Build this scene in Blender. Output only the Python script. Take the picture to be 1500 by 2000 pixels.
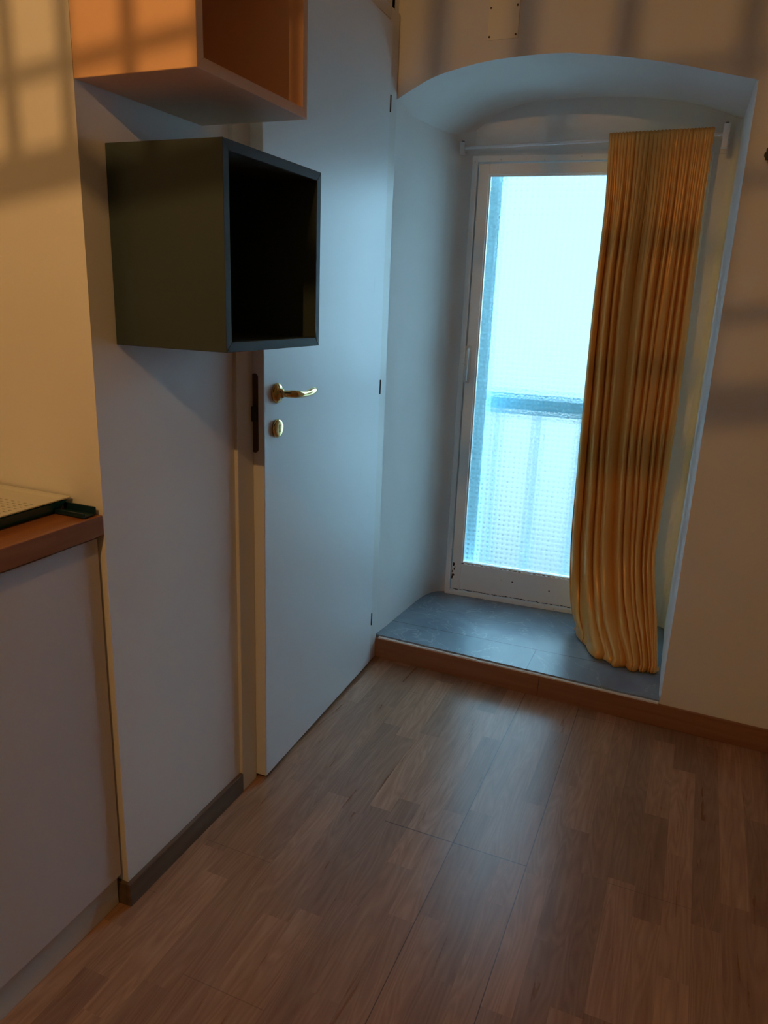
import bpy, bmesh, math, random
from mathutils import Vector, Matrix
for o in list(bpy.data.objects): bpy.data.objects.remove(o)
S = bpy.context.scene
C = S.collection
PI = math.pi

# ---------------------------------------------------------------- camera
cam_d = bpy.data.cameras.new('camera'); cam = bpy.data.objects.new('camera', cam_d); C.objects.link(cam)
cam_d.sensor_fit = 'HORIZONTAL'; cam_d.sensor_width = 36.0; cam_d.lens = 36.0 * 1441.7 / 1500.0
cam_d.clip_start = 0.02; cam_d.clip_end = 200
_R = Vector((0.919465, 0.391262, 0.038703)); 
_Dn = Vector((0.141952, -0.238556, -0.960698)); _F = Vector((-0.366652, 0.888822, -0.274884))
_R = Vector((0.919465, 0.39126217, 0.0387027)).normalized()
def _cam_matrix():
    m = Matrix(((0.919465, 0.391262, 0.038703), (0.141952, -0.238556, -0.960698), (-0.366652, 0.888822, -0.274884)))
    right, down, fwd = m[0], m[1], m[2]
    r = Matrix((right, -down, -fwd)).transposed()
    return Matrix.Translation((1.0301, 0.0, 1.3500)) @ r.to_4x4()
cam.matrix_world = _cam_matrix()
S.camera = cam

# ---------------------------------------------------------------- world, lamp, exposure
W = bpy.data.worlds.new('sky'); S.world = W; W.use_nodes = True
wn = W.node_tree.nodes; wl = W.node_tree.links
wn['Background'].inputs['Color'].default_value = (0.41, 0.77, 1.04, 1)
# sky dim straight out; bright band towards +x added to light door and column
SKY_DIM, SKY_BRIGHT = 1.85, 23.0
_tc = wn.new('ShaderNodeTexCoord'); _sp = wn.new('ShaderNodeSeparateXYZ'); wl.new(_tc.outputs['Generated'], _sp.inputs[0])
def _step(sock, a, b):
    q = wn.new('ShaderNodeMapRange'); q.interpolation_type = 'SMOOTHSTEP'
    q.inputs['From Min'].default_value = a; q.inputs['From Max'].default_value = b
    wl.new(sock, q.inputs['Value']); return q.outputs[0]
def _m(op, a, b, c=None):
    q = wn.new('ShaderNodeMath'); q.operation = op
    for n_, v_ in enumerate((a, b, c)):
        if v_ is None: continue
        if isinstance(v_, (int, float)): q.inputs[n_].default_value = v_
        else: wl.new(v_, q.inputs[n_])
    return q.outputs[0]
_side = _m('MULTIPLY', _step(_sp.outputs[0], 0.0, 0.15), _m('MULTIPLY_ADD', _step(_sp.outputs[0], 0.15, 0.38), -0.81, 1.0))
_up = _m('MULTIPLY', _step(_sp.outputs[2], 0.22, 0.65), 0.30)  # brighter upper sky, added to light the step tiles
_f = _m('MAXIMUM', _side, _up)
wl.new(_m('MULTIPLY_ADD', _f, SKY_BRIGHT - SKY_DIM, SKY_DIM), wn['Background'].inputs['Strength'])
LAMP = Vector((0.385, -0.26, 2.215))
LAMP_POWER = 29.5
ld = bpy.data.lights.new('lamp_light', 'POINT'); ld.energy = LAMP_POWER; ld.color = (1.0, 0.52, 0.165); ld.shadow_soft_size = 0.007
lo = bpy.data.objects.new('lamp_light', ld); C.objects.link(lo); lo.location = LAMP
S.view_settings.view_transform = 'Standard'; S.view_settings.look = 'None'
S.view_settings.exposure = 0.0; S.view_settings.gamma = 1.0; S.view_settings.use_curve_mapping = False
try:
    S.cycles.max_bounces = 12; S.cycles.diffuse_bounces = 6; S.cycles.glossy_bounces = 4; S.cycles.transmission_bounces = 10
    S.cycles.caustics_refractive = True; S.cycles.caustics_reflective = False
    S.cycles.sample_clamp_indirect = 60.0
    S.cycles.use_denoising = True
except Exception: pass

# ---------------------------------------------------------------- materials
def mat(name, col, rough=0.5, spec=0.5, metal=0.0, **kw):
    m = bpy.data.materials.new(name); m.use_nodes = True
    b = m.node_tree.nodes['Principled BSDF']
    b.inputs['Base Color'].default_value = (*col, 1); b.inputs['Roughness'].default_value = rough
    b.inputs['Metallic'].default_value = metal; b.inputs['Specular IOR Level'].default_value = spec
    for k, v in kw.items(): b.inputs[k].default_value = v
    return m
class N:
    def __init__(s, m): s.t = m.node_tree; s.b = s.t.nodes.get('Principled BSDF')
    def n(s, typ, **kw):
        x = s.t.nodes.new(typ)
        for k, v in kw.items():
            if k.startswith('i_'): x.inputs[k[2:].replace('_', ' ')].default_value = v
            else: setattr(x, k, v)
        return x
    def l(s, a, b): s.t.links.new(a, b)
    def math(s, op, a, b=None, c=None):
        x = s.t.nodes.new('ShaderNodeMath'); x.operation = op
        for i, q in enumerate((a, b, c)):
            if q is None: continue
            if isinstance(q, (int, float)): x.inputs[i].default_value = q
            else: s.l(q, x.inputs[i])
        return x.outputs[0]
    def mix(s, fac, a, b, blend='MIX'):
        x = s.t.nodes.new('ShaderNodeMix'); x.data_type = 'RGBA'; x.blend_type = blend
        for i, q in ((0, fac), (6, a), (7, b)):
            if isinstance(q, (int, float)): x.inputs[i].default_value = q
            elif isinstance(q, tuple): x.inputs[i].default_value = (*q, 1)
            else: s.l(q, x.inputs[i])
        return x.outputs[2]
    def ramp(s, fac, stops):
        x = s.t.nodes.new('ShaderNodeValToRGB'); e = x.color_ramp.elements
        while len(e) < len(stops): e.new(0.5)
        for i, (p, c) in enumerate(stops): e[i].position = p; e[i].color = (*c, 1)
        s.l(fac, x.inputs[0]); return x.outputs[0]

def plaster(name, col, bump=0.15, scale=9):
    m = mat(name, col, 0.75, 0.3); k = N(m)
    tc = k.n('ShaderNodeTexCoord')
    n1 = k.n('ShaderNodeTexNoise', i_Scale=scale, i_Detail=5.0); k.l(tc.outputs['Object'], n1.inputs['Vector'])
    n2 = k.n('ShaderNodeTexNoise', i_Scale=2.2, i_Detail=3.0); k.l(tc.outputs['Object'], n2.inputs['Vector'])
    c = k.mix(k.ramp(n2.outputs[0], [(0.35, (0, 0, 0)), (0.7, (1, 1, 1))]), col, tuple(x * 0.94 for x in col))
    k.l(c, k.b.inputs['Base Color'])
    bp = k.n('ShaderNodeBump', i_Strength=bump, i_Distance=0.006); k.l(n1.outputs[0], bp.inputs['Height']); k.l(bp.outputs[0], k.b.inputs['Normal'])
    return m
M_wall = plaster('white_plaster', (0.84, 0.83, 0.82))
M_wallfar = plaster('niche_plaster', (0.84, 0.83, 0.81), 0.3, 5)
M_ceil = plaster('ceiling_paint', (0.52, 0.54, 0.56))
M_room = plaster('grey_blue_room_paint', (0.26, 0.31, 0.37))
M_door = mat('white_door_lacquer', (0.78, 0.79, 0.80), 0.42, 0.42)
k = N(M_door); tc = k.n('ShaderNodeTexCoord'); mp = k.n('ShaderNodeMapping'); mp.inputs['Scale'].default_value = (30, 30, 4)
k.l(tc.outputs['Object'], mp.inputs[0]); nz = k.n('ShaderNodeTexNoise', i_Scale=1.5, i_Detail=6.0); k.l(mp.outputs[0], nz.inputs['Vector'])
sc = k.ramp(nz.outputs[0], [(0.70, (0, 0, 0)), (0.78, (1, 1, 1))])
k.l(k.mix(k.math('MULTIPLY', sc, 0.5), (0.78, 0.79, 0.80), (0.55, 0.55, 0.54)), k.b.inputs['Base Color'])
M_casing = mat('casing_lacquer', (0.77, 0.76, 0.73), 0.42, 0.4)
M_brass = mat('polished_brass', (0.78, 0.58, 0.26), 0.16, 0.5, 1.0)
M_bronze = mat('dark_bronze', (0.10, 0.055, 0.035), 0.45, 0.4, 0.6)
M_dark = mat('dark_steel', (0.05, 0.05, 0.05), 0.5, 0.4, 0.5)
M_black = mat('black_hole', (0.006, 0.006, 0.006), 0.8, 0.1)
M_cab = mat('white_cabinet_front', (0.68, 0.64, 0.65), 0.5, 0.4)
M_plinth = mat('plinth_white', (0.62, 0.60, 0.56), 0.5, 0.4)
M_ekdark = mat('dark_olive_laminate', (0.040, 0.058, 0.060), 0.55, 0.35)
M_ekorg = mat('apricot_laminate', (0.88, 0.54, 0.33), 0.45, 0.4)
M_ekorg_in = M_ekorg
M_white = mat('white_enamel', (0.72, 0.72, 0.70), 0.35, 0.5)
M_chrome = mat('white_rod', (0.86, 0.86, 0.88), 0.25, 0.6)
M_plate = mat('blank_plate', (0.90, 0.86, 0.74), 0.45, 0.4)
M_screw = mat('screw_steel', (0.12, 0.10, 0.08), 0.5, 0.4, 0.7)
M_teal = mat('teal_plastic', (0.015, 0.15, 0.24), 0.3, 0.6)
M_tealdark = mat('dark_teal_plastic', (0.006, 0.03, 0.042), 0.4, 0.5)
M_traywhite = mat('cream_plastic', (0.66, 0.66, 0.60), 0.4, 0.45)
M_lampwood = mat('pale_lattice_wood', (0.45, 0.32, 0.2), 0.6, 0.3)

def wood(name, c1, c2, axis=1, rough=0.4, scale=1.0):
    m = mat(name, c1, rough, 0.4); k = N(m); tc = k.n('ShaderNodeTexCoord'); mp = k.n('ShaderNodeMapping')
    s = [26 * scale] * 3; s[axis] = 1.6 * scale; mp.inputs['Scale'].default_value = s
    k.l(tc.outputs['Object'], mp.inputs[0])
    n = k.n('ShaderNodeTexNoise', i_Scale=1.6, i_Detail=6.0, i_Distortion=0.4); k.l(mp.outputs[0], n.inputs['Vector'])
    k.l(k.ramp(n.outputs[0], [(0.3, c1), (0.7, c2)]), k.b.inputs['Base Color'])
    return m
M_counter = wood('counter_wood', (0.24, 0.085, 0.035), (0.36, 0.15, 0.06), 1, 0.35)
M_base_far = wood('baseboard_wood', (0.27, 0.115, 0.06), (0.36, 0.17, 0.09), 0, 0.42)
M_base_left = wood('grey_brown_baseboard', (0.115, 0.078, 0.052), (0.17, 0.12, 0.085), 1, 0.42)

# laminate floor: three-strip boards running along y
M_floor = mat('oak_laminate', (0.4, 0.28, 0.18), 0.32, 0.46); k = N(M_floor)
tc = k.n('ShaderNodeTexCoord'); sp = k.n('ShaderNodeSeparateXYZ'); k.l(tc.outputs['Object'], sp.inputs[0])
X, Y = sp.outputs[0], sp.outputs[1]
BW = 0.193; SW = BW / 3; X0 = 0.0335
xs = k.math('DIVIDE', k.math('SUBTRACT', X, X0 - 10 * BW), SW)
si = k.math('FLOOR', xs); sf = k.math('FRACT', xs)
wn1 = k.n('ShaderNodeTexWhiteNoise', noise_dimensions='1D'); k.l(si, wn1.inputs['W'])
ys = k.math('ADD', k.math('DIVIDE', Y, 0.40), k.math('MULTIPLY', wn1.outputs[0], 7.3))
seg = k.math('FLOOR', ys); yf = k.math('FRACT', ys)
cb = k.n('ShaderNodeCombineXYZ'); k.l(si, cb.inputs[0]); k.l(seg, cb.inputs[1])
wn2 = k.n('ShaderNodeTexWhiteNoise', noise_dimensions='2D'); k.l(cb.outputs[0], wn2.inputs['Vector'])
rnd = wn2.outputs[0]
# grain
off = k.n('ShaderNodeCombineXYZ'); k.l(k.math('MULTIPLY', rnd, 37.0), off.inputs[0]); k.l(k.math('MULTIPLY', rnd, 91.0), off.inputs[1])
va = k.n('ShaderNodeVectorMath', operation='ADD'); k.l(tc.outputs['Object'], va.inputs[0]); k.l(off.outputs[0], va.inputs[1])
mp = k.n('ShaderNodeMapping'); mp.inputs['Scale'].default_value = (46, 3.2, 1); k.l(va.outputs[0], mp.inputs[0])
g1 = k.n('ShaderNodeTexNoise', i_Scale=1.0, i_Detail=6.0, i_Roughness=0.65, i_Distortion=0.6); k.l(mp.outputs[0], g1.inputs['Vector'])
mp2 = k.n('ShaderNodeMapping'); mp2.inputs['Scale'].default_value = (16, 1.6, 1); k.l(va.outputs[0], mp2.inputs[0])
g2 = k.n('ShaderNodeTexNoise', i_Scale=1.0, i_Detail=2.0, i_Distortion=0.3); k.l(mp2.outputs[0], g2.inputs['Vector'])
rings = k.math('FRACT', k.math('MULTIPLY', g2.outputs[0], 14.0))
rings = k.math('ABSOLUTE', k.math('SUBTRACT', rings, 0.5))
fac = k.math('ADD', k.math('MULTIPLY', g1.outputs[0], 0.55), k.math('MULTIPLY', rings, 0.30)); fac = k.math('ADD', fac, 0.10)
base = k.ramp(fac, [(0.30, (0.26, 0.132, 0.072)), (0.52, (0.36, 0.200, 0.118)), (0.72, (0.47, 0.285, 0.178))])
tone = k.math('ADD', k.math('MULTIPLY', rnd, 0.42), 0.76)
vm = k.n('ShaderNodeVectorMath', operation='SCALE'); k.l(base, vm.inputs[0]); k.l(tone, vm.inputs['Scale'])
def edge(frac, w):   # 1 near the joint
    d = k.math('MINIMUM', frac, k.math('SUBTRACT', 1.0, frac)); return k.math('LESS_THAN', d, w)
bx_ = k.math('DIVIDE', k.math('SUBTRACT', X, X0 - 10 * BW), BW); bf = k.math('FRACT', bx_); bi = k.math('FLOOR', bx_)
e_board = edge(bf, 0.006)
wn3 = k.n('ShaderNodeTexWhiteNoise', noise_dimensions='1D'); k.l(bi, wn3.inputs['W'])
off_b = k.math('MULTIPLY', k.math('GREATER_THAN', wn3.outputs[0], 0.5), 0.62)
by = k.math('FRACT', k.math('DIVIDE', k.math('ADD', k.math('SUBTRACT', Y, 1.575 - 1.285 * 6), 0.0), 1.285))
e_butt = k.math('LESS_THAN', k.math('MINIMUM', by, k.math('SUBTRACT', 1.0, by)), 0.0012)
inreg = k.math('MULTIPLY', k.math('GREATER_THAN', X, 0.42), k.math('LESS_THAN', X, 0.806))
e_butt = k.math('MULTIPLY', e_butt, inreg)
by2 = k.math('FRACT', k.math('DIVIDE', k.math('SUBTRACT', Y, k.math('ADD', 0.55 - 1.285 * 6, k.math('MULTIPLY', wn3.outputs[0], 1.1))), 1.285))
e_butt2 = k.math('MULTIPLY', k.math('LESS_THAN', k.math('MINIMUM', by2, k.math('SUBTRACT', 1.0, by2)), 0.0009), k.math('SUBTRACT', 1.0, inreg))
strong = k.math('MULTIPLY', k.math('GREATER_THAN', X, 0.55), k.math('LESS_THAN', X, 0.86))
eb = k.math('MULTIPLY', e_board, k.math('ADD', 0.16, k.math('MULTIPLY', strong, 0.62)))
eb = k.math('MAXIMUM', eb, k.math('MULTIPLY', e_butt, 0.75)); eb = k.math('MAXIMUM', eb, k.math('MULTIPLY', e_butt2, 0.35))
fc = k.mix(eb, vm.outputs[0], (0.05, 0.028, 0.018))
k.l(fc, k.b.inputs['Base Color'])
k.l(k.math('ADD', 0.24, k.math('MULTIPLY', g1.outputs[0], 0.10)), k.b.inputs['Roughness'])
bp = k.n('ShaderNodeBump', i_Strength=0.25, i_Distance=0.001); k.l(k.math('SUBTRACT', k.math('MULTIPLY', g1.outputs[0], 0.4), eb), bp.inputs['Height']); k.l(bp.outputs[0], k.b.inputs['Normal'])

# slate-look tiles of the step
M_tile = mat('blue_grey_stone_tile', (0.15, 0.19, 0.24), 0.30, 0.8); k = N(M_tile)
tc = k.n('ShaderNodeTexCoord'); sp = k.n('ShaderNodeSeparateXYZ'); k.l(tc.outputs['Object'], sp.inputs[0])
n1 = k.n('ShaderNodeTexNoise', i_Scale=5.0, i_Detail=6.0, i_Distortion=1.2); k.l(tc.outputs['Object'], n1.inputs['Vector'])
n2 = k.n('ShaderNodeTexNoise', i_Scale=3.2, i_Detail=4.0, i_Distortion=2.0); k.l(tc.outputs['Object'], n2.inputs['Vector'])
base = k.ramp(n1.outputs[0], [(0.3, (0.13, 0.185, 0.235)), (0.7, (0.22, 0.285, 0.335))])
vein = k.math('LESS_THAN', k.math('ABSOLUTE', k.math('SUBTRACT', n2.outputs[0], 0.52)), 0.006)
base = k.mix(k.math('MULTIPLY', vein, 0.35), base, (0.5, 0.52, 0.54))
jl = k.math('LESS_THAN', k.math('ABSOLUTE', k.math('SUBTRACT', sp.outputs[1], k.math('ADD', 2.600, k.math('MULTIPLY', sp.outputs[0], 0.02)))), 0.0020)
jv = k.math('MULTIPLY', k.math('LESS_THAN', k.math('ABSOLUTE', k.math('SUBTRACT', sp.outputs[0], 0.605)), 0.0020), k.math('LESS_THAN', sp.outputs[1], 2.61))
jl2 = k.math('LESS_THAN', k.math('ABSOLUTE', k.math('SUBTRACT', sp.outputs[1], 2.80)), 0.0014)
j = k.math('MAXIMUM', jl, jv); j = k.math('MAXIMUM', j, k.math('MULTIPLY', jl2, 0.45))
k.l(k.mix(k.math('MULTIPLY', j, 0.85), base, (0.035, 0.04, 0.05)), k.b.inputs['Base Color'])

# curtain: gold satin, a little light passes through
M_curt = mat('gold_satin', (0.60, 0.29, 0.055), 0.42, 0.5); k = N(M_curt)
k.b.inputs['Sheen Weight'].default_value = 0.15; k.b.inputs['Sheen Roughness'].default_value = 0.4; k.b.inputs['Sheen Tint'].default_value = (0.9, 0.7, 0.4, 1)
k.b.inputs['Metallic'].default_value = 0.22
k.b.inputs['Roughness'].default_value = 0.29
uv = k.n('ShaderNodeUVMap'); mp = k.n('ShaderNodeMapping'); mp.inputs['Scale'].default_value = (24, 1.5, 1); k.l(uv.outputs[0], mp.inputs[0])
nz = k.n('ShaderNodeTexNoise', i_Scale=1.0, i_Detail=3.0); k.l(mp.outputs[0], nz.inputs['Vector'])
mp2 = k.n('ShaderNodeMapping'); mp2.inputs['Scale'].default_value = (500, 700, 1); k.l(uv.outputs[0], mp2.inputs[0])
nz2 = k.n('ShaderNodeTexNoise', i_Scale=1.0, i_Detail=2.0); k.l(mp2.outputs[0], nz2.inputs['Vector'])
k.l(k.mix(nz.outputs[0], (0.82, 0.37, 0.075), (0.86, 0.43, 0.10)), k.b.inputs['Base Color'])
bp = k.n('ShaderNodeBump', i_Strength=0.12, i_Distance=0.0005); k.l(nz2.outputs[0], bp.inputs['Height']); k.l(bp.outputs[0], k.b.inputs['Normal'])
tr = k.n('ShaderNodeBsdfTranslucent'); tr.inputs['Color'].default_value = (0.75, 0.34, 0.04, 1)
mx = k.n('ShaderNodeMixShader'); mx.inputs[0].default_value = 0.035
k.l(k.b.outputs[0], mx.inputs[1]); k.l(tr.outputs[0], mx.inputs[2])
k.l(mx.outputs[0], k.t.nodes['Material Output'].inputs['Surface'])

# patterned obscure glass
M_glass = bpy.data.materials.new('patterned_obscure_glass'); M_glass.use_nodes = True
k = N(M_glass); k.t.nodes.remove(k.b)
rf = k.n('ShaderNodeBsdfRefraction'); rf.inputs['Color'].default_value = (0.97, 1.0, 1.0, 1); rf.inputs['Roughness'].default_value = 0.30; rf.inputs['IOR'].default_value = 1.3
gl = k.n('ShaderNodeBsdfGlossy'); gl.inputs['Roughness'].default_value = 0.16; gl.inputs['Color'].default_value = (1, 1, 1, 1)
fr = k.n('ShaderNodeFresnel'); fr.inputs['IOR'].default_value = 1.45
tc = k.n('ShaderNodeTexCoord'); sp = k.n('ShaderNodeSeparateXYZ'); k.l(tc.outputs['Object'], sp.inputs[0])
PT = 2 * PI / 0.0215
h = k.math('ADD', k.math('SINE', k.math('MULTIPLY', sp.outputs[0], PT)), k.math('SINE', k.math('MULTIPLY', sp.outputs[2], PT)))
nz = k.n('ShaderNodeTexNoise', i_Scale=140.0, i_Detail=2.0); k.l(tc.outputs['Object'], nz.inputs['Vector'])
h = k.math('ADD', h, k.math('MULTIPLY', nz.outputs[0], 0.8))
bp = k.n('ShaderNodeBump', i_Strength=0.9, i_Distance=0.0026); k.l(h, bp.inputs['Height'])
for q in (rf, gl, fr): k.l(bp.outputs[0], q.inputs['Normal'])
mx = k.n('ShaderNodeMixShader'); k.l(k.math('MULTIPLY', fr.outputs[0], 0.8), mx.inputs[0]); k.l(rf.outputs[0], mx.inputs[1]); k.l(gl.outputs[0], mx.inputs[2])
k.l(mx.outputs[0], k.t.nodes['Material Output'].inputs['Surface'])

# glass door paint: white, chipped and rusty near the bottom
M_gdoor = mat('old_white_paint', (0.82, 0.82, 0.80), 0.45, 0.4); k = N(M_gdoor)
tc = k.n('ShaderNodeTexCoord'); nz = k.n('ShaderNodeTexNoise', i_Scale=55.0, i_Detail=5.0); k.l(tc.outputs['Object'], nz.inputs['Vector'])
k.l(k.mix(k.ramp(nz.outputs[0], [(0.68, (0, 0, 0)), (0.72, (0.5, 0.5, 0.5))]), (0.82, 0.82, 0.80), (0.42, 0.36, 0.28)), k.b.inputs['Base Color'])
M_rust = mat('bare_rusty_spots', (0.035, 0.022, 0.014), 0.85, 0.2)
M_outrail = mat('balcony_rail_paint', (0.26, 0.50, 0.58), 0.6, 0.3)
M_ground = mat('pale_courtyard_concrete', (0.17, 0.155, 0.14), 0.9, 0.2)

# ---------------------------------------------------------------- helpers
def ob(name, bm, m, parent=None, smooth=False, loc=None):
    me = bpy.data.meshes.new(name)
    bmesh.ops.recalc_face_normals(bm, faces=bm.faces)
    bm.to_mesh(me); bm.free()
    for mm in (m if isinstance(m, list) else [m]): me.materials.append(mm)
    if smooth:
        for p in me.polygons: p.use_smooth = True
    o = bpy.data.objects.new(name, me); C.objects.link(o)
    if parent: o.parent = parent
    if loc: o.location = loc
    return o
def empty(name, loc=(0, 0, 0)):
    o = bpy.data.objects.new(name, None); C.objects.link(o); o.location = loc; o.empty_display_size = 0.05; return o
def tag(o, label, cat, group=None):
    o['label'] = label; o['category'] = cat
    if group: o['group'] = group
    return o
def struct(o, label=None, cat=None):
    o['kind'] = 'structure'
    if label: o['label'] = label
    if cat: o['category'] = cat
    return o
def box(bm, x0, x1, y0, y1, z0, z1, bev=0.0, mi=0):
    b2 = bmesh.new(); bmesh.ops.create_cube(b2, size=1.0)
    for v in b2.verts:
        v.co = Vector(((x0 + x1) / 2 + v.co.x * (x1 - x0), (y0 + y1) / 2 + v.co.y * (y1 - y0), (z0 + z1) / 2 + v.co.z * (z1 - z0)))
    if bev > 0: bmesh.ops.bevel(b2, geom=b2.edges[:] , offset=bev, segments=2, affect='EDGES', profile=0.6)
    for f in b2.faces: f.material_index = mi
    me = bpy.data.meshes.new('tmp'); b2.to_mesh(me); b2.free(); bm.from_mesh(me); bpy.data.meshes.remove(me)
def shear(bm, y0, s, x0=0.0):   # follow a wall that is not quite square
    for v in bm.verts: v.co.y += s * (v.co.x - x0)
def tube(bm, pts, rads, seg=16, caps=True, sq=None):
    pts = [Vector(p) for p in pts]
    if not isinstance(rads, (list, tuple)): rads = [rads] * len(pts)
    rings = []
    t0 = (pts[1] - pts[0]).normalized(); up = Vector((0, 0, 1)) if abs(t0.z) < 0.9 else Vector((1, 0, 0))
    nrm = t0.cross(up).normalized()
    for i, p in enumerate(pts):
        a = pts[max(i - 1, 0)]; b = pts[min(i + 1, len(pts) - 1)]; t = (b - a).normalized()
        nrm = (nrm - t * nrm.dot(t)).normalized(); bi = t.cross(nrm)
        e = sq or (1, 1)
        rings.append([bm.verts.new(p + nrm * math.cos(2 * PI * j / seg) * rads[i] * e[0] + bi * math.sin(2 * PI * j / seg) * rads[i] * e[1]) for j in range(seg)])
    for a, b in zip(rings, rings[1:]):
        for j in range(seg): bm.faces.new((a[j], a[(j + 1) % seg], b[(j + 1) % seg], b[j]))
    if caps: bm.faces.new(rings[0][::-1]); bm.faces.new(rings[-1])
def lathe(bm, prof, axis_o, axis='x', seg=32):   # prof: (distance along axis, radius)
    o = Vector(axis_o); rings = []
    for d, r in prof:
        ring = []
        for j in range(seg):
            a = 2 * PI * j / seg; c_, s_ = r * math.cos(a), r * math.sin(a)
            ring.append(bm.verts.new(o + (Vector((d, c_, s_)) if axis == 'x' else Vector((c_, d, s_)) if axis == 'y' else Vector((c_, s_, d)))))
        rings.append(ring)
    for a, b in zip(rings, rings[1:]):
        for j in range(seg): bm.faces.new((a[j], a[(j + 1) % seg], b[(j + 1) % seg], b[j]))
    bm.faces.new(rings[0][::-1]); bm.faces.new(rings[-1])
def grid(bm, P, close=False, mi=0):
    V = [[bm.verts.new(p) for p in row] for row in P]
    for r0, r1 in zip(V, V[1:]):
        for j in range(len(r0) - 1): bm.faces.new((r0[j], r0[j + 1], r1[j + 1], r1[j])).material_index = mi
    return V
def interp(tab, x):
    if x <= tab[0][0]: return tab[0][1]
    for (a, b), (c_, d) in zip(tab, tab[1:]):
        if x <= c_: return b + (d - b) * (x - a) / (c_ - a)
    return tab[-1][1]
def crom(tab, x):   # smooth interpolation through (x, value) pairs
    n = len(tab)
    if x <= tab[0][0]: return tab[0][1]
    if x >= tab[-1][0]: return tab[-1][1]
    for i in range(n - 1):
        if x <= tab[i + 1][0]: break
    x1, y1 = tab[i]; x2, y2 = tab[i + 1]
    m1 = (tab[min(i + 1, n - 1)][1] - tab[max(i - 1, 0)][1]) / (tab[min(i + 1, n - 1)][0] - tab[max(i - 1, 0)][0])
    m2 = (tab[min(i + 2, n - 1)][1] - tab[i][1]) / (tab[min(i + 2, n - 1)][0] - tab[i][0])
    h = x2 - x1; t = (x - x1) / h
    return (2*t**3 - 3*t**2 + 1) * y1 + (t**3 - 2*t**2 + t) * h * m1 + (-2*t**3 + 3*t**2) * y2 + (t**3 - t**2) * h * m2

FY, FS = 2.455, -0.0262      # far wall: y = FY + FS*x
GY, GS = 3.005, 0.0636       # wall at the back of the niche: y = GY + GS*x
CEIL = 2.78; XR = 2.7; YB = -2.1; XK = -0.66; ZT = 0.0905

# ---------------------------------------------------------------- structure
bm = bmesh.new(); box(bm, XK - 0.1, XR + 0.1, YB - 0.1, 2.62, -0.06, 0.0); floor = struct(ob('floor', bm, M_floor), 'reddish oak laminate floor of three-strip boards', 'floor')
bm = bmesh.new(); box(bm, XK - 0.1, XR + 0.1, YB - 0.1, 2.62, CEIL, CEIL + 0.1); struct(ob('ceiling', bm, M_ceil), 'plain white ceiling out of frame above', 'ceiling')

# left wall: column beside the kitchen, wall above the door, strip beyond the door
bm = bmesh.new()
LB = [(XK, 1.064, 0), (0.0, 1.064, 0), (0.0, 1.53, 0), (-0.10, 1.53, 0), (-0.10, 2.40, 0), (0.0, 2.40, 0), (0.0, 2.62, 0), (XK, 2.62, 0)]
lo_ = [bm.verts.new(p) for p in LB]; hi_ = [bm.verts.new((p[0], p[1], CEIL)) for p in LB]
for i in range(len(LB)): j = (i + 1) % len(LB); bm.faces.new((lo_[i], lo_[j], hi_[j], hi_[i]))
bm.faces.new(lo_[::-1]); bm.faces.new(hi_)
box(bm, -0.10, 0.0, 1.50, 2.42, 2.195, CEIL)
struct(ob('wall_left', bm, M_wall), 'white wall section between kitchen and door, lit warm at its end', 'wall')
bm = bmesh.new(); box(bm, XK - 0.1, XK, YB, 2.62, 0, CEIL); struct(ob('wall_kitchen', bm, M_wall), 'white wall behind the kitchen counter', 'wall')
bm = bmesh.new(); box(bm, XR, XR + 0.1, YB, 2.62, 0, CEIL); struct(ob('wall_right', bm, M_room), 'white wall on the far right out of frame', 'wall')
bm = bmesh.new(); box(bm, XK - 0.1, XR + 0.1, YB - 0.1, YB, 0, CEIL); struct(ob('wall_back', bm, M_room), 'white wall behind the viewer', 'wall')

# far wall with the arched niche
NXR = 1.060
ARC = [(0.0, 1.974), (0.065, 2.006), (0.133, 2.033), (0.21, 2.050), (0.298, 2.062), (0.41, 2.068), (0.53, 2.066), (0.64, 2.052), (0.75, 2.033), (0.86, 2.010), (0.956, 1.985), (NXR, 1.959)]
ARB = [(0.0, 1.985), (0.10, 2.020), (0.25, 2.070), (0.357, 2.085), (0.57, 2.089), (0.80, 2.070), (0.93, 2.040), (1.045, 1.998)]
fy = lambda x: FY + FS * x
gy = lambda x: GY + GS * x
bm = bmesh.new()
NS = 48
xsf = [NXR * i / NS for i in range(NS + 1)]
front_arc = [Vector((x, fy(x), crom(ARC, x))) for x in xsf]
grid(bm, [[Vector((x, fy(x), CEIL)) for x in xsf], front_arc])                       # above the arch
grid(bm, [[Vector((NXR + 0.011, fy(NXR), z)), Vector((XR, fy(XR), z))] for z in (0, 1.953, CEIL)])   # right of the niche
grid(bm, [[Vector((NXR, fy(NXR), z)), Vector((NXR + 0.011, fy(NXR), z))] for z in (1.957, CEIL)])
grid(bm, [[Vector((x, fy(x), z)) for x in (0, NXR + 0.011)] for z in (0, ZT)])        # riser under the step
# niche plan at floor level from the front left corner round to the front right corner
left = [(0.004, 2.455), (0.012, 2.55), (0.020, 2.70), (0.028, 2.84), (0.036, 2.91), (0.048, 2.955), (0.066, 2.985), (0.088, 3.002), (0.108, gy(0.108))]
right = [(0.955, gy(0.955)), (1.02, gy(1.02)), (1.038, gy(1.03) - 0.006), (1.045, 3.045), (1.049, 2.90), (1.053, 2.66), (1.057, 2.47), (1.0612, 2.438), (NXR + 0.011, fy(NXR))]
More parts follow.
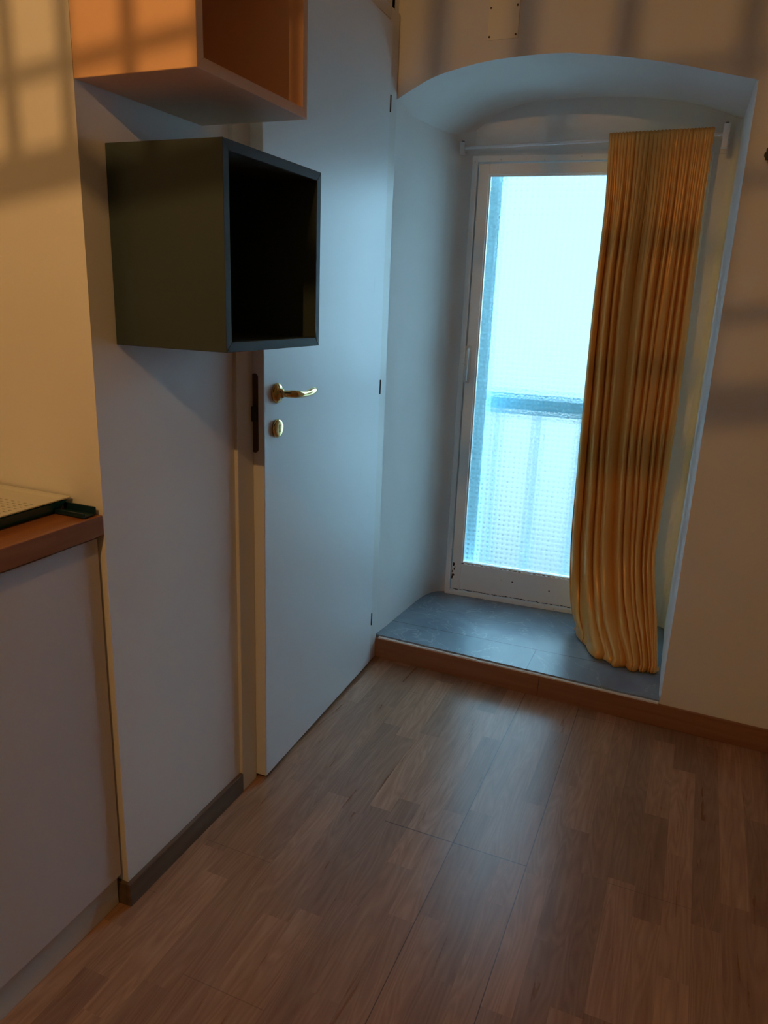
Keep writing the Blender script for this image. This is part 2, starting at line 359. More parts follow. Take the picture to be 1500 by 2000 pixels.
# walls as grids up to the springing height of a vault surface v(x, depth)
def vault(x, y):
    t = min(1, max(0, (y - fy(x)) / (gy(x) - fy(x))))
    xx = min(max(x, 0), NXR)
    sag = -0.022 * math.sin(PI * t)
    return crom(ARC, xx) * (1 - t) + crom(ARB, min(xx, 1.045)) * t + sag * 0.0
def at_depth(poly, t):      # point on a jamb polyline at relative depth t
    g = [((y - fy(x)) / (gy(x) - fy(x)), x) for x, y in poly]; g.sort()
    x = interp(g, t); return x, fy(x) + (gy(x) - fy(x)) * t
ND = 26
TS = [1 - (1 - d / ND) ** 1.5 for d in range(ND + 1)]
LL = [at_depth(left, t) for t in TS]; RR = [at_depth([(NXR + 0.004, fy(NXR))] + sorted(right[1:-1], key=lambda q: -q[1]), t) for t in TS]
rows = []
for t, (xl, yl), (xr_, yr_) in zip(TS, LL, RR):
    row = []
    for i in range(NS + 1):
        u = (i / NS) ** 1.25; x = xl + (xr_ - xl) * u
        yy = fy(x) + (gy(x) - fy(x)) * t
        z = vault(x, yy)
        if u < 0.16: z -= 0.030 * min(1, t * 5) * (1 - u / 0.16) ** 2
        row.append(Vector((x, yy, z)))
    rows.append(row)
grid(bm, rows)
grid(bm, [[Vector((r_[0].x, r_[0].y, r_[0].z * q)) for r_ in rows] for q in [k_ / 14 for k_ in range(15)]])
grid(bm, [[Vector((r_[-1].x, r_[-1].y, r_[-1].z * q)) for r_ in rows] for q in [k_ / 14 for k_ in range(15)]])
grid(bm, [[Vector((NXR + 0.011, fy(NXR), z)), Vector((rows[0][-1].x, rows[0][-1].y, z))] for z in (0, rows[0][-1].z, 1.96)])
# back wall of the niche around the glass door opening (x .106-.965, up to z 1.905)
OX0, OX1, OZ1 = 0.106, 0.966, 1.900
grid(bm, [[Vector((x, gy(x), z)) for x in [0.0 + (1.08) * i / 24 for i in range(25)]] for z in (OZ1, 2.12)])
grid(bm, [[Vector((x, gy(x), z)) for x in (0.06, OX0)] for z in (0, OZ1)])
grid(bm, [[Vector((x, gy(x), z)) for x in (OX1, 1.09)] for z in (0, OZ1)])
# outer thickness of the wall around the opening
for x in (OX0, OX1): grid(bm, [[Vector((x, gy(x), z)), Vector((x, gy(x) + 0.16, z))] for z in (0, OZ1)])
grid(bm, [[Vector((x, gy(x), OZ1)) for x in (OX0, OX1)], [Vector((x, gy(x) + 0.16, OZ1)) for x in (OX0, OX1)]])
skin = bmesh.new()
for (a, b, z0, z1) in ((-0.8, 0.192, -0.3, OZ1), (0.90, 3.0, -0.3, OZ1), (-0.8, 3.0, OZ1, 3.0), (0.192, 0.90, -0.3, 0.07)):
    box(skin, a, b, gy(0.5) + 0.10, gy(0.5) + 0.16, z0, z1)
M_skin = plaster('blue_grey_render', (0.42, 0.66, 0.74))
struct(ob('wall_outside', skin, M_skin), 'blue-grey outer wall face framing the glazed door', 'wall')
struct(ob('wall_far', bm, M_wallfar), 'white end wall with the deep arched niche', 'wall')
for p in bpy.data.objects['wall_far'].data.polygons:
    c = p.center
    if 2.46 < c.y < 3.1 and 0 < c.x < 1.08 : p.use_smooth = True

# raised tiled step in the niche
bm = bmesh.new()
pl = [(0.0, FY - 0.001)] + left[1:-1] + [(0.06, 3.06), (1.02, 3.12)] + right[2:-2] + [(NXR + 0.001, fy(NXR) - 0.001)]
for z in (0.0, ZT):
    pass
b0 = [bm.verts.new((x, y, 0.001)) for x, y in pl]; b1 = [bm.verts.new((x, y, ZT)) for x, y in pl]
for i in range(len(pl)): j = (i + 1) % len(pl); bm.faces.new((b0[i], b0[j], b1[j], b1[i]))
bm.faces.new(b0[::-1]); bm.faces.new(b1)
struct(ob('floor_niche', bm, M_tile), 'raised step of blue-grey stone tiles inside the niche', 'step')

# baseboards
bm = bmesh.new(); box(bm, 0.0, 0.655, FY - 0.014, FY - 0.0005, 0.0, 0.0795, 0.0025); box(bm, 0.656, 2.69, FY - 0.014, FY - 0.0005, 0.0, 0.0785, 0.0025)
for v in bm.verts: v.co.y += FS * v.co.x
struct(ob('baseboard_far', bm, M_base_far), 'reddish wooden baseboard along the end wall and step front', 'baseboard')
bm = bmesh.new()
rng = random.Random(3)
for i in range(26):
    x = 0.02 + i * 0.04; box(bm, x, x + 0.04, fy(x) - 0.0125 + rng.random() * 0.001, fy(x) - 0.0005, 0.0795, 0.0835 + rng.random() * 0.002)
struct(ob('trim_1', bm, M_wallfar), 'thin uneven filler line between step tiles and wooden baseboard', 'trim')
bm = bmesh.new(); box(bm, 0.0005, 0.012, 1.0545, 1.512, 0.0, 0.060, 0.002); box(bm, -0.030, 0.0005, 1.0545, 1.0638, 0.0, 0.058, 0.001)
struct(ob('baseboard_left', bm, M_base_left), 'dark grey-brown baseboard below the wall section beside the door', 'baseboard')

# ---------------------------------------------------------------- interior door: casing, ajar leaf
bm = bmesh.new()
box(bm, -0.10, 0.0095, 1.513, 1.583, 0.0, 2.215, 0.002)          # near jamb and casing
box(bm, -0.10, 0.008, 2.372, 2.447, 0.0, 2.215, 0.003)          # far jamb
box(bm, -0.10, 0.0095, 1.5835, 2.3715, 2.178, 2.2145, 0.003)
box(bm, -0.10, -0.060, 1.5835, 2.3715, 0.0, 2.17)               # closed back of the opening
struct(ob('trim_2', bm, M_casing), 'white casing around the interior door', 'trim')

HX, HY = 0.0195, 2.366      # hinge line (room-side face)
LW, LT = 0.781, 0.042      # leaf width and thickness
ANG = math.atan2(0.0405 - HX, 2.366 - 1.585)
leaf_root = empty('door_1', (HX, HY, 0)); struct(leaf_root, 'white interior door standing slightly ajar with brass handle', 'door')
leaf_root.rotation_euler = (0, 0, ANG)
# leaf local frame: -y runs from the hinges to the lock edge, +x is the room side
bm = bmesh.new(); box(bm, -LT, 0.0, -LW, 0.0, 0.013, 2.168, 0.0025); ob('door_leaf', bm, M_door, leaf_root)
bm = bmesh.new()
def stadium(bm, x0, x1, y0, y1, z0, z1):
    r = (x1 - x0) / 2; cx = (x0 + x1) / 2; pts = []
    for j in range(13): a = PI * j / 12; pts.append((cx + r * math.cos(a), z1 - r + r * math.sin(a)))
    for j in range(13): a = PI + PI * j / 12; pts.append((cx + r * math.cos(a), z0 + r + r * math.sin(a)))
    f = [bm.verts.new((x, y0, z)) for x, z in pts]; b = [bm.verts.new((x, y1, z)) for x, z in pts]
    for i in range(len(pts)): j = (i + 1) % len(pts); bm.faces.new((f[i], f[j], b[j], b[i]))
    bm.faces.new(f[::-1]); bm.faces.new(b)
stadium(bm, -0.035, -0.0165, -LW - 0.0018, -LW + 0.002, 0.965, 1.165)
lp = ob('lock_plate', bm, M_bronze, leaf_root); lp['label'] = 'dark bronze lock plate on the door edge'
bm = bmesh.new(); box(bm, -0.033, -0.0180, -LW - 0.009, -LW - 0.0016, 1.045, 1.083, 0.002); ob('latch_bolt', bm, M_dark, lp)
# handle on rosette
ly = -(HY - 1.648)
hz = 1.112
bm = bmesh.new(); lathe(bm, [(0.0, 0.0255), (0.003, 0.0262), (0.007, 0.0245), (0.011, 0.0185), (0.0125, 0.013), (0.016, 0.0115), (0.020, 0.011)], (0.0, ly, hz))
rs = ob('rosette', bm, M_brass, leaf_root, True)
bm = bmesh.new()
pts = [(0.006, ly, hz), (0.022, ly, hz), (0.036, ly + 0.002, hz), (0.046, ly + 0.010, hz), (0.051, ly + 0.024, hz - 0.001), (0.052, ly + 0.042, hz - 0.003), (0.052, ly + 0.060, hz - 0.004), (0.052, ly + 0.080, hz - 0.003), (0.051, ly + 0.100, hz - 0.001), (0.049, ly + 0.120, hz + 0.001), (0.0475, ly + 0.128, hz + 0.002)]
tube(bm, pts, [0.0085, 0.0085, 0.0095, 0.0100, 0.0095, 0.0085, 0.0085, 0.0092, 0.0098, 0.0088, 0.0045], 20)
dh = ob('door_handle', bm, M_brass, leaf_root, True); dh['label'] = 'polished brass lever handle'
kz = 1.021
bm = bmesh.new(); lathe(bm, [(0.0, 0.0235), (0.004, 0.0242), (0.008, 0.0225), (0.0096, 0.0190), (0.0098, 0.0150), (0.0099, 0.003)], (0.0, ly, kz))
es = ob('keyhole_escutcheon', bm, M_brass, leaf_root, True)
bm = bmesh.new(); box(bm, 0.0085, 0.0104, ly - 0.0026, ly + 0.0026, kz - 0.0100, kz + 0.0100, 0.0005); ob('keyhole', bm, M_black, es)
for z in (1.945, 1.063, 0.19):
    bm = bmesh.new(); tube(bm, [(-0.001, 0.0035, z - 0.024), (-0.001, 0.0035, z + 0.024)], 0.0034, 10); box(bm, -0.006, 0.0002, 0.0005, 0.004, z - 0.023, z + 0.023); ob('hinge', bm, M_dark, leaf_root)

# ---------------------------------------------------------------- glass door at the back of the niche
gd = empty('door_2', (0.106, gy(0.106), ZT)); struct(gd, 'old white glazed balcony door with patterned glass behind the curtain', 'door')
gd.rotation_euler = (0, 0, math.atan(GS))
DW = 0.862; H0 = 0.0; HT = 1.808      # local: x along the wall, y outwards, z from the step
bm = bmesh.new()
for (a, b, c0, c1) in ((0.0, 0.022, H0, HT), (DW - 0.022, DW, H0, HT), (0.022, DW - 0.022, HT - 0.022, HT), (0.022, DW - 0.022, H0, 0.020)):
    box(bm, a, b, -0.024, 0.06, c0, c1, 0.003)
ob('door_frame', bm, M_gdoor, gd)
bm = bmesh.new()
LX0, LX1, LZ0, LZ1 = 0.026, DW - 0.026, 0.024, HT - 0.026
PX0, PX1, PZ0, PZ1 = 0.0680, DW - 0.068, 0.1500, 1.743
box(bm, LX0, PX0, -0.018, 0.030, LZ0, LZ1, 0.0035); box(bm, PX1, LX1, -0.018, 0.030, LZ0, LZ1, 0.0035)
box(bm, PX0, PX1, -0.0175, 0.030, PZ1, LZ1, 0.003); box(bm, PX0, PX1, -0.0175, 0.030, LZ0, PZ0, 0.003)
gleaf = ob('door_sash', bm, M_gdoor, gd)
bm = bmesh.new()
for (a, b, c0, c1) in ((PX0 - 0.001, PX0 + 0.006, PZ0, PZ1), (PX1 - 0.006, PX1 + 0.001, PZ0, PZ1), (PX0, PX1, PZ1 - 0.006, PZ1 + 0.001), (PX0, PX1, PZ0 - 0.001, PZ0 + 0.006)):
    box(bm, a, b, -0.010, 0.006, c0, c1, 0.0015)
ob('glazing_bead', bm, M_gdoor, gleaf)
bm = bmesh.new(); box(bm, PX0 - 0.004, PX1 + 0.004, 0.008, 0.013, PZ0 - 0.004, PZ1 + 0.004)
gp = ob('glass_pane', bm, M_glass, gleaf); gp['label'] = 'pale cyan patterned obscure glass'
# lever of the glass door
bm = bmesh.new(); box(bm, 0.022, 0.046, -0.0225, -0.0178, 0.945, 1.095, 0.002); hb = ob('handle_plate', bm, M_white, gd)
bm = bmesh.new(); tube(bm, [(0.036, -0.020, 1.082), (0.036, -0.040, 1.080), (0.037, -0.050, 1.070), (0.036, -0.050, 1.03), (0.035, -0.049, 0.955)], [0.007, 0.007, 0.008, 0.0075, 0.0065], 12)
ob('door_handle', bm, M_white, gd, True)
# chips and rust at the foot of the door
bm = bmesh.new(); rng = random.Random(8)
def chip(cx, cz, rx, rz, y=-0.0186):
    n = 11; ph = rng.random() * 6
    ring = [(cx + rx * math.cos(2 * PI * i / n + ph) * (0.6 + 0.6 * rng.random()), cz + rz * math.sin(2 * PI * i / n + ph) * (0.6 + 0.6 * rng.random())) for i in range(n)]
    f = [bm.verts.new((x, y, z)) for x, z in ring]; b = [bm.verts.new((x, y + 0.001, z)) for x, z in ring]
    bm.faces.new(f); bm.faces.new(b[::-1])
    for i in range(n): j = (i + 1) % n; bm.faces.new((f[i], f[j], b[j], b[i]))
for (x, z, a, b) in ((0.034, 0.142, 0.005, 0.013), (0.038, 0.120, 0.004, 0.006), (0.031, 0.108, 0.004, 0.006), (0.034, 0.092, 0.007, 0.008), (0.030, 0.082, 0.004, 0.009), (0.040, 0.130, 0.003, 0.003), (0.30, 0.100, 0.004, 0.003), (0.46, 0.085, 0.003, 0.003), (0.62, 0.070, 0.003, 0.003)):
    chip(x, z, a, b)
for i in range(46):
    chip(0.035 + i * 0.016 + rng.random() * 0.01, 0.0255 + rng.random() * 0.003, 0.006 + rng.random() * 0.006, 0.0010 + 0.0012 * rng.random(), -0.0190)
for i in range(34):
    chip(0.075 + i * 0.021, PZ0 + 0.0008 + rng.random() * 0.001, 0.006 + rng.random() * 0.005, 0.0006 + 0.0010 * rng.random(), -0.0180)
ob('paint_chips', bm, M_rust, gd)['label'] = 'dark rusty chips in the paint'
# thin wire running down beside the frame
bm = bmesh.new(); tube(bm, [(0.0945, gy(0.0945) - 0.003, 1.928), (0.0945, gy(0.0945) - 0.004, 1.90), (0.095, gy(0.095) - 0.0025, 1.85), (0.095, gy(0.095) - 0.0025, 1.800)], 0.0013, 8)
tag(ob('thin_wire', bm, M_dark), 'short thin dark wire hanging down beside the top left corner of the glazed door', 'wire')

# ---------------------------------------------------------------- outside seen blurred through the pane
bm = bmesh.new(); box(bm, -9, 1.25, 3.22, 16, -0.9, -0.05)
M_bounce = mat('bounce_white', (0.85, 0.85, 0.82), 0.9, 0.2)  # added unseen white ground that throws sky light up into the room
b2 = bmesh.new(); box(b2, 1.2505, 11, 3.22, 16, -0.9, -0.05)
struct(ob('ground_bounce', b2, M_bounce), 'added white ground outside, unseen to the right of the glazed door, bouncing sky light indoors', 'ground')
struct(ob('ground_outside', bm, M_ground), 'pale courtyard ground beyond the patterned glass', 'ground')
rl = empty('balcony_railing', (0.5, 3.36, -0.05)); tag(rl, 'dark balcony railing blurred behind the patterned glass', 'railing')
bm = bmesh.new(); box(bm, -1.5, 1.7, 0.0, 0.04, 0.925, 1.015, 0.006); ob('handrail', bm, M_outrail, rl)
for i, x in enumerate((-0.62, -0.31, -0.12, 0.08, 0.31, 0.60)):
    bm = bmesh.new(); box(bm, x - 0.009, x + 0.009, 0.006, 0.024, 0.0, 0.93, 0.002); ob('baluster', bm, M_outrail, rl)

# ---------------------------------------------------------------- curtain rod and curtain
RY = 2.950
rod = empty('curtain_rod', (0.53, RY, 1.926)); tag(rod, 'slim white curtain rod on two brackets across the niche above the glazed door', 'curtain rod')
bm = bmesh.new(); tube(bm, [(0.082 - 0.53, 0, -0.005), (0.995 - 0.53, 0, 0.006)], 0.0062, 14); ob('rod', bm, M_chrome, rod, True)
for (x, z, hh, w) in ((0.078, -0.006, 0.022, 0.009), (0.997, 0.000, 0.038, 0.010)):
    bm = bmesh.new()
    box(bm, x - w - 0.53, x + w - 0.53, -0.010, 0.012, z - hh, z + hh, 0.003)
    b2y = gy(x) - RY - 0.001
    box(bm, x - w * 0.6 - 0.53, x + w * 0.6 - 0.53, 0.011, b2y, z - 0.006, z + 0.010, 0.002)
    box(bm, x - w * 1.3 - 0.53, x + w * 1.3 - 0.53, b2y - 0.005, b2y, z - hh * 0.9, z + hh * 0.9, 0.001)
    br = ob('bracket', bm, M_white, rod)
    bm = bmesh.new(); tube(bm, [(x - 0.53, -0.001, z + hh - 0.001), (x - 0.53, -0.001, z + hh + 0.003)], 0.006, 10); ob('bracket_screw', bm, M_screw, br)

NU, NV = 520, 190
ZTOP, ZB = 1.945, ZT + 0.003
def row(s):
    """centre line of the cloth, s = 0 at the rod .. 1 at the hem; five points left to right"""
    K = [  # s, [(x, y, z) x 5]
        (0.00, [(0.618, 2.941, 1.936), (0.70, 2.941, 1.937), (0.79, 2.941, 1.938), (0.88, 2.941, 1.939), (0.961, 2.941, 1.940)]),
        (0.12, [(0.630, 2.935, 1.715), (0.71, 2.933, 1.715), (0.80, 2.931, 1.715), (0.885, 2.933, 1.715), (0.960, 2.936, 1.715)]),
        (0.30, [(0.629, 2.930, 1.400), (0.71, 2.925, 1.400), (0.80, 2.921, 1.400), (0.890, 2.925, 1.400), (0.968, 2.931, 1.400)]),
        (0.52, [(0.635, 2.925, 0.974), (0.72, 2.915, 0.974), (0.81, 2.905, 0.974), (0.895, 2.915, 0.974), (0.975, 2.925, 0.974)]),
        (0.70, [(0.640, 2.925, 0.640), (0.725, 2.900, 0.640), (0.81, 2.885, 0.640), (0.895, 2.895, 0.640), (0.972, 2.915, 0.640)]),
        (0.80, [(0.646, 2.925, 0.440), (0.725, 2.885, 0.440), (0.81, 2.860, 0.440), (0.895, 2.865, 0.440), (0.974, 2.890, 0.440)]),
        (0.88, [(0.660, 2.920, 0.280), (0.735, 2.850, 0.285), (0.82, 2.800, 0.290), (0.910, 2.790, 0.300), (0.996, 2.810, 0.320)]),
        (0.94, [(0.680, 2.900, 0.175), (0.748, 2.800, 0.185), (0.84, 2.725, 0.190), (0.935, 2.700, 0.205), (1.018, 2.725, 0.230)]),
        (1.00, [(0.712, 2.855, ZB + .024), (0.775, 2.725, ZB + .024), (0.872, 2.628, ZB + .024), (0.965, 2.612, ZB + .024), (1.040, 2.628, ZB + .024)]),
    ]
    out = []
    for i in range(5):
        out.append(Vector([crom([(k_[0], k_[1][i][c]) for k_ in K], s) for c in range(3)]))
    return out
def along(pts, u):
    tab = [[(j / 4, p[c]) for j, p in enumerate(pts)] for c in range(3)]
    return Vector([crom(t, u) for t in tab])
def wav(x): return math.sin(2 * PI * x)
CREASE = [-0.4, -0.2, 0.0, 0.085, 0.235, 0.300, 0.440, 0.555, 0.640, 0.700, 0.790, 0.850, 0.930, 1.02, 1.2, 1.4]
DEPTH = [0.02, 0.02, 0.020, 0.050, 0.018, 0.048, 0.032, 0.022, 0.034, 0.018, 0.034, 0.018, 0.026, 0.02, 0.02]
SKEW = [1, 1, 1.0, 1.7, 0.8, 0.60, 1.5, 0.7, 1.3, 0.7, 1.4, 1.0, 0.8, 1, 1]
def folds(x, s=0.0):
    for q in range(len(DEPTH)):
        if x < CREASE[q + 1] or q == len(DEPTH) - 1:
            t = min(1, max(0, (x - CREASE[q]) / (CREASE[q + 1] - CREASE[q])))
            t = t ** (SKEW[q] * (1 + 0.15 * math.sin(4 * s + q)))
            return DEPTH[q] * (0.80 + 0.20 * math.sin(5.0 * s + 1.7 * q)) * (math.sin(PI * t) ** 0.9 - 0.55)
def ridge(x): return abs(math.sin(PI * x)) ** 0.62
P = []; UV = []
for i in range(NV + 1):
    s = i / NV
    pts = row(s); r_ = []
    top = max(0.0, 1 - s / 0.10); up = max(0.0, 1 - s / 0.30) * (0.4 + 0.6 * min(1, max(0, (s - 0.012) / 0.02)))
    low = min(1, max(0, (s - 0.80) / 0.2))
    for j in range(NU + 1):
        u = j / NU
        # folds drift right towards the gathered corner near the hem
        bend = max(0.0, (s - 0.55) / 0.45)
        uu = u + 0.04 * math.sin(PI * u) * math.sin(3.2 * s + 0.4) - 0.30 * bend ** 1.4 * math.sin(PI * u) * (0.4 + 0.6 * u)
        p = along(pts, u)
        full = min(1, s / 0.18)
        w1 = uu * 5.4 + 0.42 * math.sin(8.2 * uu + 0.9)
        a = folds(uu + 0.012 * math.sin(5 * s + 6 * uu), s) * (0.12 + 0.88 * min(1, s / 0.22))
        a += 0.0010 * min(1, s / 0.3) * wav(uu * 14 + 0.7 * math.sin(5.5 * uu + 1.0) + 0.3 * s)
        a += 0.0065 * up * (ridge(uu * 27 + 0.4 * math.sin(9 * u)) - 0.6)
        a *= (1 - 0.30 * low)
        a -= 0.0035 * math.exp(-((s - 0.022) / 0.006) ** 2) * (0.4 + 0.6 * ridge(uu * 27 + 0.4 * math.sin(9 * u) + 0.5))
        # crumples close to the hem
        a += low * 0.010 * wav(uu * 4 + 1.6 * s) * wav(s * 7 + uu * 1.5)
        a += low ** 2 * 0.007 * (ridge(uu * 8 + s * 5) - 0.5)
        edge_f = min(1, u / 0.02, (1 - u) / 0.02)
        a *= 0.4 + 0.6 * edge_f
        nrm = Vector((-0.25 * low, -1, 0.35 * low)).normalized()
        q = p + nrm * a
        q.x += 0.0
        q.x = min(q.x, 1.046)
        if low > 0: q.z = max(q.z, ZB + 0.014)
        r_.append(q)
    P.append(r_)
# pocket over the rod
hdr = []
for (dy, dz) in ((0.020, -0.035), (0.019, -0.006), (0.016, 0.006), (0.010, 0.0135), (0.002, 0.013)):
    hdr.append([Vector((q.x, 2.941 + dy + 0.25 * (q.y - 2.941), q.z + dz - 0.001 + 0.0012 * wav(jj / NU * 30))) for jj, q in enumerate(P[0])])
P = hdr + P
for out, zz_ in ((0.007, 0.013), (0.008, 0.006), (0.003, 0.0015), (-0.02, 0.001), (-0.06, 0.001)):
    P.append([Vector((min(q.x - 0.35 * out, 1.046), q.y - out, ZT + zz_ + 0.0015 * (1 + wav(jj / NU * 9)))) for jj, q in enumerate(P[NV + 5])])
bm = bmesh.new(); V = grid(bm, P)
uvl = bm.loops.layers.uv.new('UVMap'); idx = {}
for i, r_ in enumerate(V):
    for j, v in enumerate(r_): idx[v] = (j / NU, i / (NV + 10))
for f in bm.faces:
    for l in f.loops: l[uvl].uv = idx[l.vert]
cur = ob('curtain', bm, M_curt, None, True)
sm = cur.modifiers.new('thickness', 'SOLIDIFY'); sm.thickness = 0.0012; sm.offset = 1
tag(cur, 'long gold satin curtain bunched at the right of its rod, pooling on the step', 'curtain')
# ---------------------------------------------------------------- cover plate on the far wall
cp = empty('cover_plate', (0.344, fy(0.344) - 0.001, 2.172)); cp.rotation_euler = (0, 0, math.atan(FS))
tag(cp, 'beige blank cover plate with four screws on the end wall above the arch', 'cover plate')
bm = bmesh.new(); box(bm, -0.047, 0.047, -0.003, 0.0, -0.055, 0.055, 0.001); ob('plate', bm, M_plate, cp)
for x in (-0.041, 0.040):
    for z in (-0.046, 0.030):
        bm = bmesh.new(); lathe(bm, [(-0.0045, 0.0022), (-0.004, 0.0030), (-0.002, 0.0032)], (x, 0, z), 'y', 14); ob('screw', bm, M_screw, cp)
# small dark thing at the right frame edge
bm = bmesh.new(); tube(bm, [(1.117, fy(1.117) + 0.000, 1.768), (1.117, fy(1.117) - 0.022, 1.768)], [0.008, 0.011], 14)
box(bm, 1.110, 1.124, fy(1.117) - 0.026, fy(1.117) - 0.02, 1.755, 1.785, 0.002)
tag(ob('wall_hook', bm, M_dark), 'small dark hook on the end wall right of the niche', 'hook')

# ---------------------------------------------------------------- wall cubes
def cube(name, y0, z0, m, mb, label):
    r = empty(name, (0, y0 + 0.175, z0)); tag(r, label, 'wall shelf', None)
    D, Wd, H, T = 0.250, 0.175, 0.35, 0.0175
    def panel(nm, x0, x1, ya, yb, za, zb, b=0.0012):
        bm = bmesh.new(); box(bm, x0, x1, ya, yb, za, zb, b); return ob(nm, bm, m, r)
    def mitred(nm, pts):   # a panel whose front ends are mitred, pts: four (y, z) corners
        bm = bmesh.new(); f = [bm.verts.new((D, y, z)) for y, z in pts]; b = [bm.verts.new((0.001, y, z)) for y, z in pts]
        for i in range(4): j = (i + 1) % 4; bm.faces.new((f[i], f[j], b[j], b[i]))
        bm.faces.new(f); bm.faces.new(b[::-1])
        bmesh.ops.bevel(bm, geom=bm.edges[:], offset=0.0007, segments=1, affect='EDGES')
        return ob(nm, bm, m, r)
    w, h = Wd, H; e = 0.0
    mitred('side_panel', [(-w, 0), (-w + T, T), (-w + T, h - T), (-w, h)])
    mitred('side_panel', [(w, 0), (w, h), (w - T, h - T), (w - T, T)])
    mitred('top_panel', [(-w, h), (-w + T, h - T), (w - T, h - T), (w, h)])
    mitred('bottom_panel', [(-w, 0), (w, 0), (w - T, T), (-w + T, T)])
    bm = bmesh.new(); box(bm, 0.012, 0.020, -w + T - 0.001, w - T + 0.001, T - 0.001, h - T + 0.001); ob('back_panel', bm, mb, r)
    return r
cube('wall_cube_shelf', 1.0635, 1.686, M_ekorg, M_ekorg, 'apricot open cube shelf hung highest on the wall, cut by the frame')
cube('wall_cube_shelf', 1.1265, 1.250, M_ekdark, M_ekdark, 'dark olive open cube shelf hung on the wall below the apricot one')

# ---------------------------------------------------------------- kitchen run
kb = empty('base_cabinet', (-0.3, 0.4, 0)); tag(kb, 'white kitchen base cabinet under the wooden worktop at the left edge', 'cabinet')
def lb(nm, x0, x1, y0, y1, z0, z1, m, b=0.0015, par=kb):
    bm = bmesh.new(); o_ = par.location
    box(bm, x0 - o_.x, x1 - o_.x, y0 - o_.y, y1 - o_.y, z0 - o_.z, z1 - o_.z, b); return ob(nm, bm, m, par)
lb('body', XK + 0.01, -0.032, 0.0, 1.040, 0.085, 0.884, M_plinth)
lb('cabinet_door', -0.031, -0.012, 0.447, 1.0560, 0.081, 0.880, M_cab)
lb('cabinet_door', -0.031, -0.012, 0.0, 0.444, 0.081, 0.880, M_cab)
lb('plinth', -0.034, -0.021, 0.0, 1.052, 0.0005, 0.0845, M_plinth)
bm = bmesh.new(); box(bm, XK + 0.005, -0.0005, 0.0, 1.0625, 0.886, 0.9275, 0.002)
tag(ob('worktop', bm, M_counter), 'dark reddish-brown wooden worktop with the teal drainer on it', 'worktop')

# dish drainer: teal tray with a spout, perforated cream insert
dt = empty('dish_drainer', (-0.27, 0.80, 0.9285)); tag(dt, 'teal dish drainer tray with perforated cream insert on the wooden worktop', 'dish drainer')
bm = bmesh.new()
x0, x1, y0, y1 = -0.22, 0.196, -0.27, 0.256
def ringr(x0, x1, y0, y1, z, r=0.012):
    out = []
    for cx, cy, a0 in ((x1 - r, y1 - r, 0), (x0 + r, y1 - r, 90), (x0 + r, y0 + r, 180), (x1 - r, y0 + r, 270)):
        for j in range(5): a = math.radians(a0 + 90 * j / 4); out.append(bm.verts.new((cx + r * math.cos(a), cy + r * math.sin(a), z)))
    return out
rr = [ringr(x0 + .014, x1 - .014, y0 + .014, y1 - .014, 0.0), ringr(x0, x1, y0, y1, 0.023), ringr(x0 + .003, x1 - .003, y0 + .003, y1 - .003, 0.0235), ringr(x0 + .017, x1 - .017, y0 + .017, y1 - .017, 0.003)]
for a, b in zip(rr, rr[1:]):
    for j in range(len(a)): jn = (j + 1) % len(a); bm.faces.new((a[j], a[jn], b[jn], b[j]))
bm.faces.new(rr[0][::-1]); bm.faces.new(rr[-1])
ob('tray', bm, M_teal, dt)
bm = bmesh.new()   # open spout trough towards the worktop edge along the end wall
ya, yb = 0.222, 0.254
for (a, b, c0, c1) in ((ya, ya + 0.003, 0.004, 0.010), (yb - 0.003, yb, 0.004, 0.017), (ya, yb, 0.001, 0.004)):
    box(bm, x1 - 0.014, 0.262, a, b, c0, c1, 0.0008)
ob('spout', bm, M_tealdark, dt)['label'] = 'dark teal open spout'
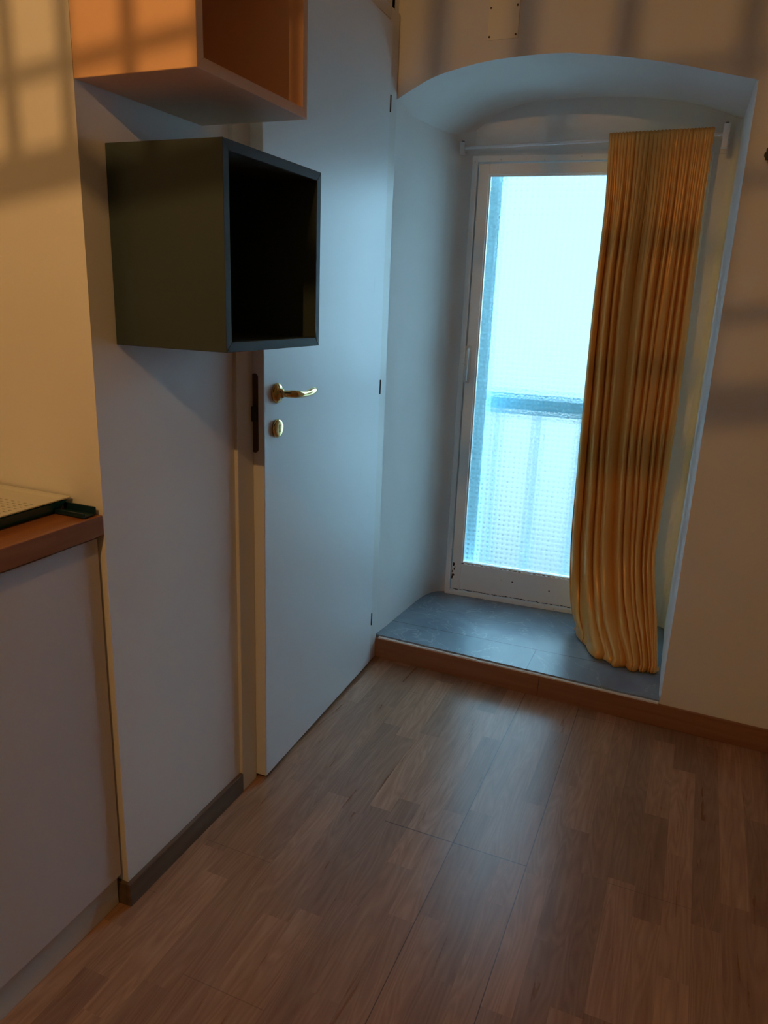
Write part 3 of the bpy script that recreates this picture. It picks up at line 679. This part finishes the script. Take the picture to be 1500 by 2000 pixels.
# perforated insert
bm = bmesh.new()
xa, xb, yaa, ybb = x0 - 0.001, x1 + 0.001, y0 - 0.001, y1 + 0.001
cells_x, cells_y = 104, 132
dx, dy = (xb - xa) / cells_x, (ybb - yaa) / cells_y
def zz(x, y):
    d = min(x - xa, xb - x, y - yaa, ybb - y); return 0.0245 + 0.0035 * min(1, max(0, (0.016 - d) / 0.006)) 
VV = [[bm.verts.new((xa + dx * i, yaa + dy * j_, zz(xa + dx * i, yaa + dy * j_))) for j_ in range(cells_y + 1)] for i in range(cells_x + 1)]
for i in range(cells_x):
    for j_ in range(cells_y):
        x = xb - dx * (i + 0.5) * 1.0
        fx = xa + dx * (i + 0.5); fyv = yaa + dy * (j_ + 0.5)
        inr = (xb - fx) > 0.026 and (fx - xa) > 0.026 and (ybb - fyv) > 0.058 and (fyv - yaa) > 0.03
        if inr and (i % 4 in (0, 1)) and (j_ % 3 == 0): continue
        bm.faces.new((VV[i][j_], VV[i + 1][j_], VV[i + 1][j_ + 1], VV[i][j_ + 1]))
ins = ob('perforated_insert', bm, M_traywhite, dt); ins['label'] = 'cream insert with rows of slots'
q_ = ins.modifiers.new('thickness', 'SOLIDIFY'); q_.thickness = 0.002; q_.offset = -1

# ---------------------------------------------------------------- lamp behind the viewer and its lattice
lam = empty('hanging_bulb', LAMP); tag(lam, 'bare bulb on a short cord hanging from the ceiling behind the viewer', 'lamp')
bm = bmesh.new(); tube(bm, [(0, 0, 0.075), (0, 0, CEIL - LAMP.z - 0.001)], 0.003, 8); ob('cord', bm, M_dark, lam)
bm = bmesh.new(); lathe(bm, [(0.020, 0.013), (0.03, 0.016), (0.065, 0.018), (0.078, 0.008)], (0, 0, 0), 'z', 20); ob('socket', bm, M_white, lam, True)
# lattice: bars seen only through the shadows they throw on the walls
LA = math.atan(0.30)
lat = empty('lattice_screen', (0.378, LAMP.y + 0.383, 2.0)); lat.rotation_euler = (0, 0, LA)
tag(lat, 'pale wooden lattice screen hanging from the ceiling in front of the bulb', 'screen')
bx0, bx1 = -0.23, 0.42
def lbar(nm, a, b, c0, c1, t=0.003):
    bm = bmesh.new(); box(bm, a, b, -t, t, c0, c1); ob(nm, bm, M_lampwood, lat)
zr = LAMP.z - 2.0
lbar('lower_rail', bx0, bx1, zr - 0.185, zr - 0.167)
for zc, hw in ((zr - 0.135, 0.003), (zr - 0.078, 0.003), (zr - 0.032, 0.003), (zr + 0.04, 0.003), (zr + 0.10, 0.003)): lbar('rail', bx0, bx1, zc - hw, zc + hw)
lbar('upper_rail', bx0, bx1, zr + 0.16, zr + 0.18)
for x in (-0.207, -0.172, -0.1365, -0.104, -0.069, -0.029, 0.011, 0.0567, 0.111, 0.1615, 0.215, 0.275, 0.34):
    lbar('slat', x - 0.0042, x + 0.0042, zr - 0.167, zr + 0.16)
for x in (bx0, bx1): lbar('hanger', x - 0.006, x + 0.006, zr - 0.185, CEIL - 2.0 - 0.001, 0.006)
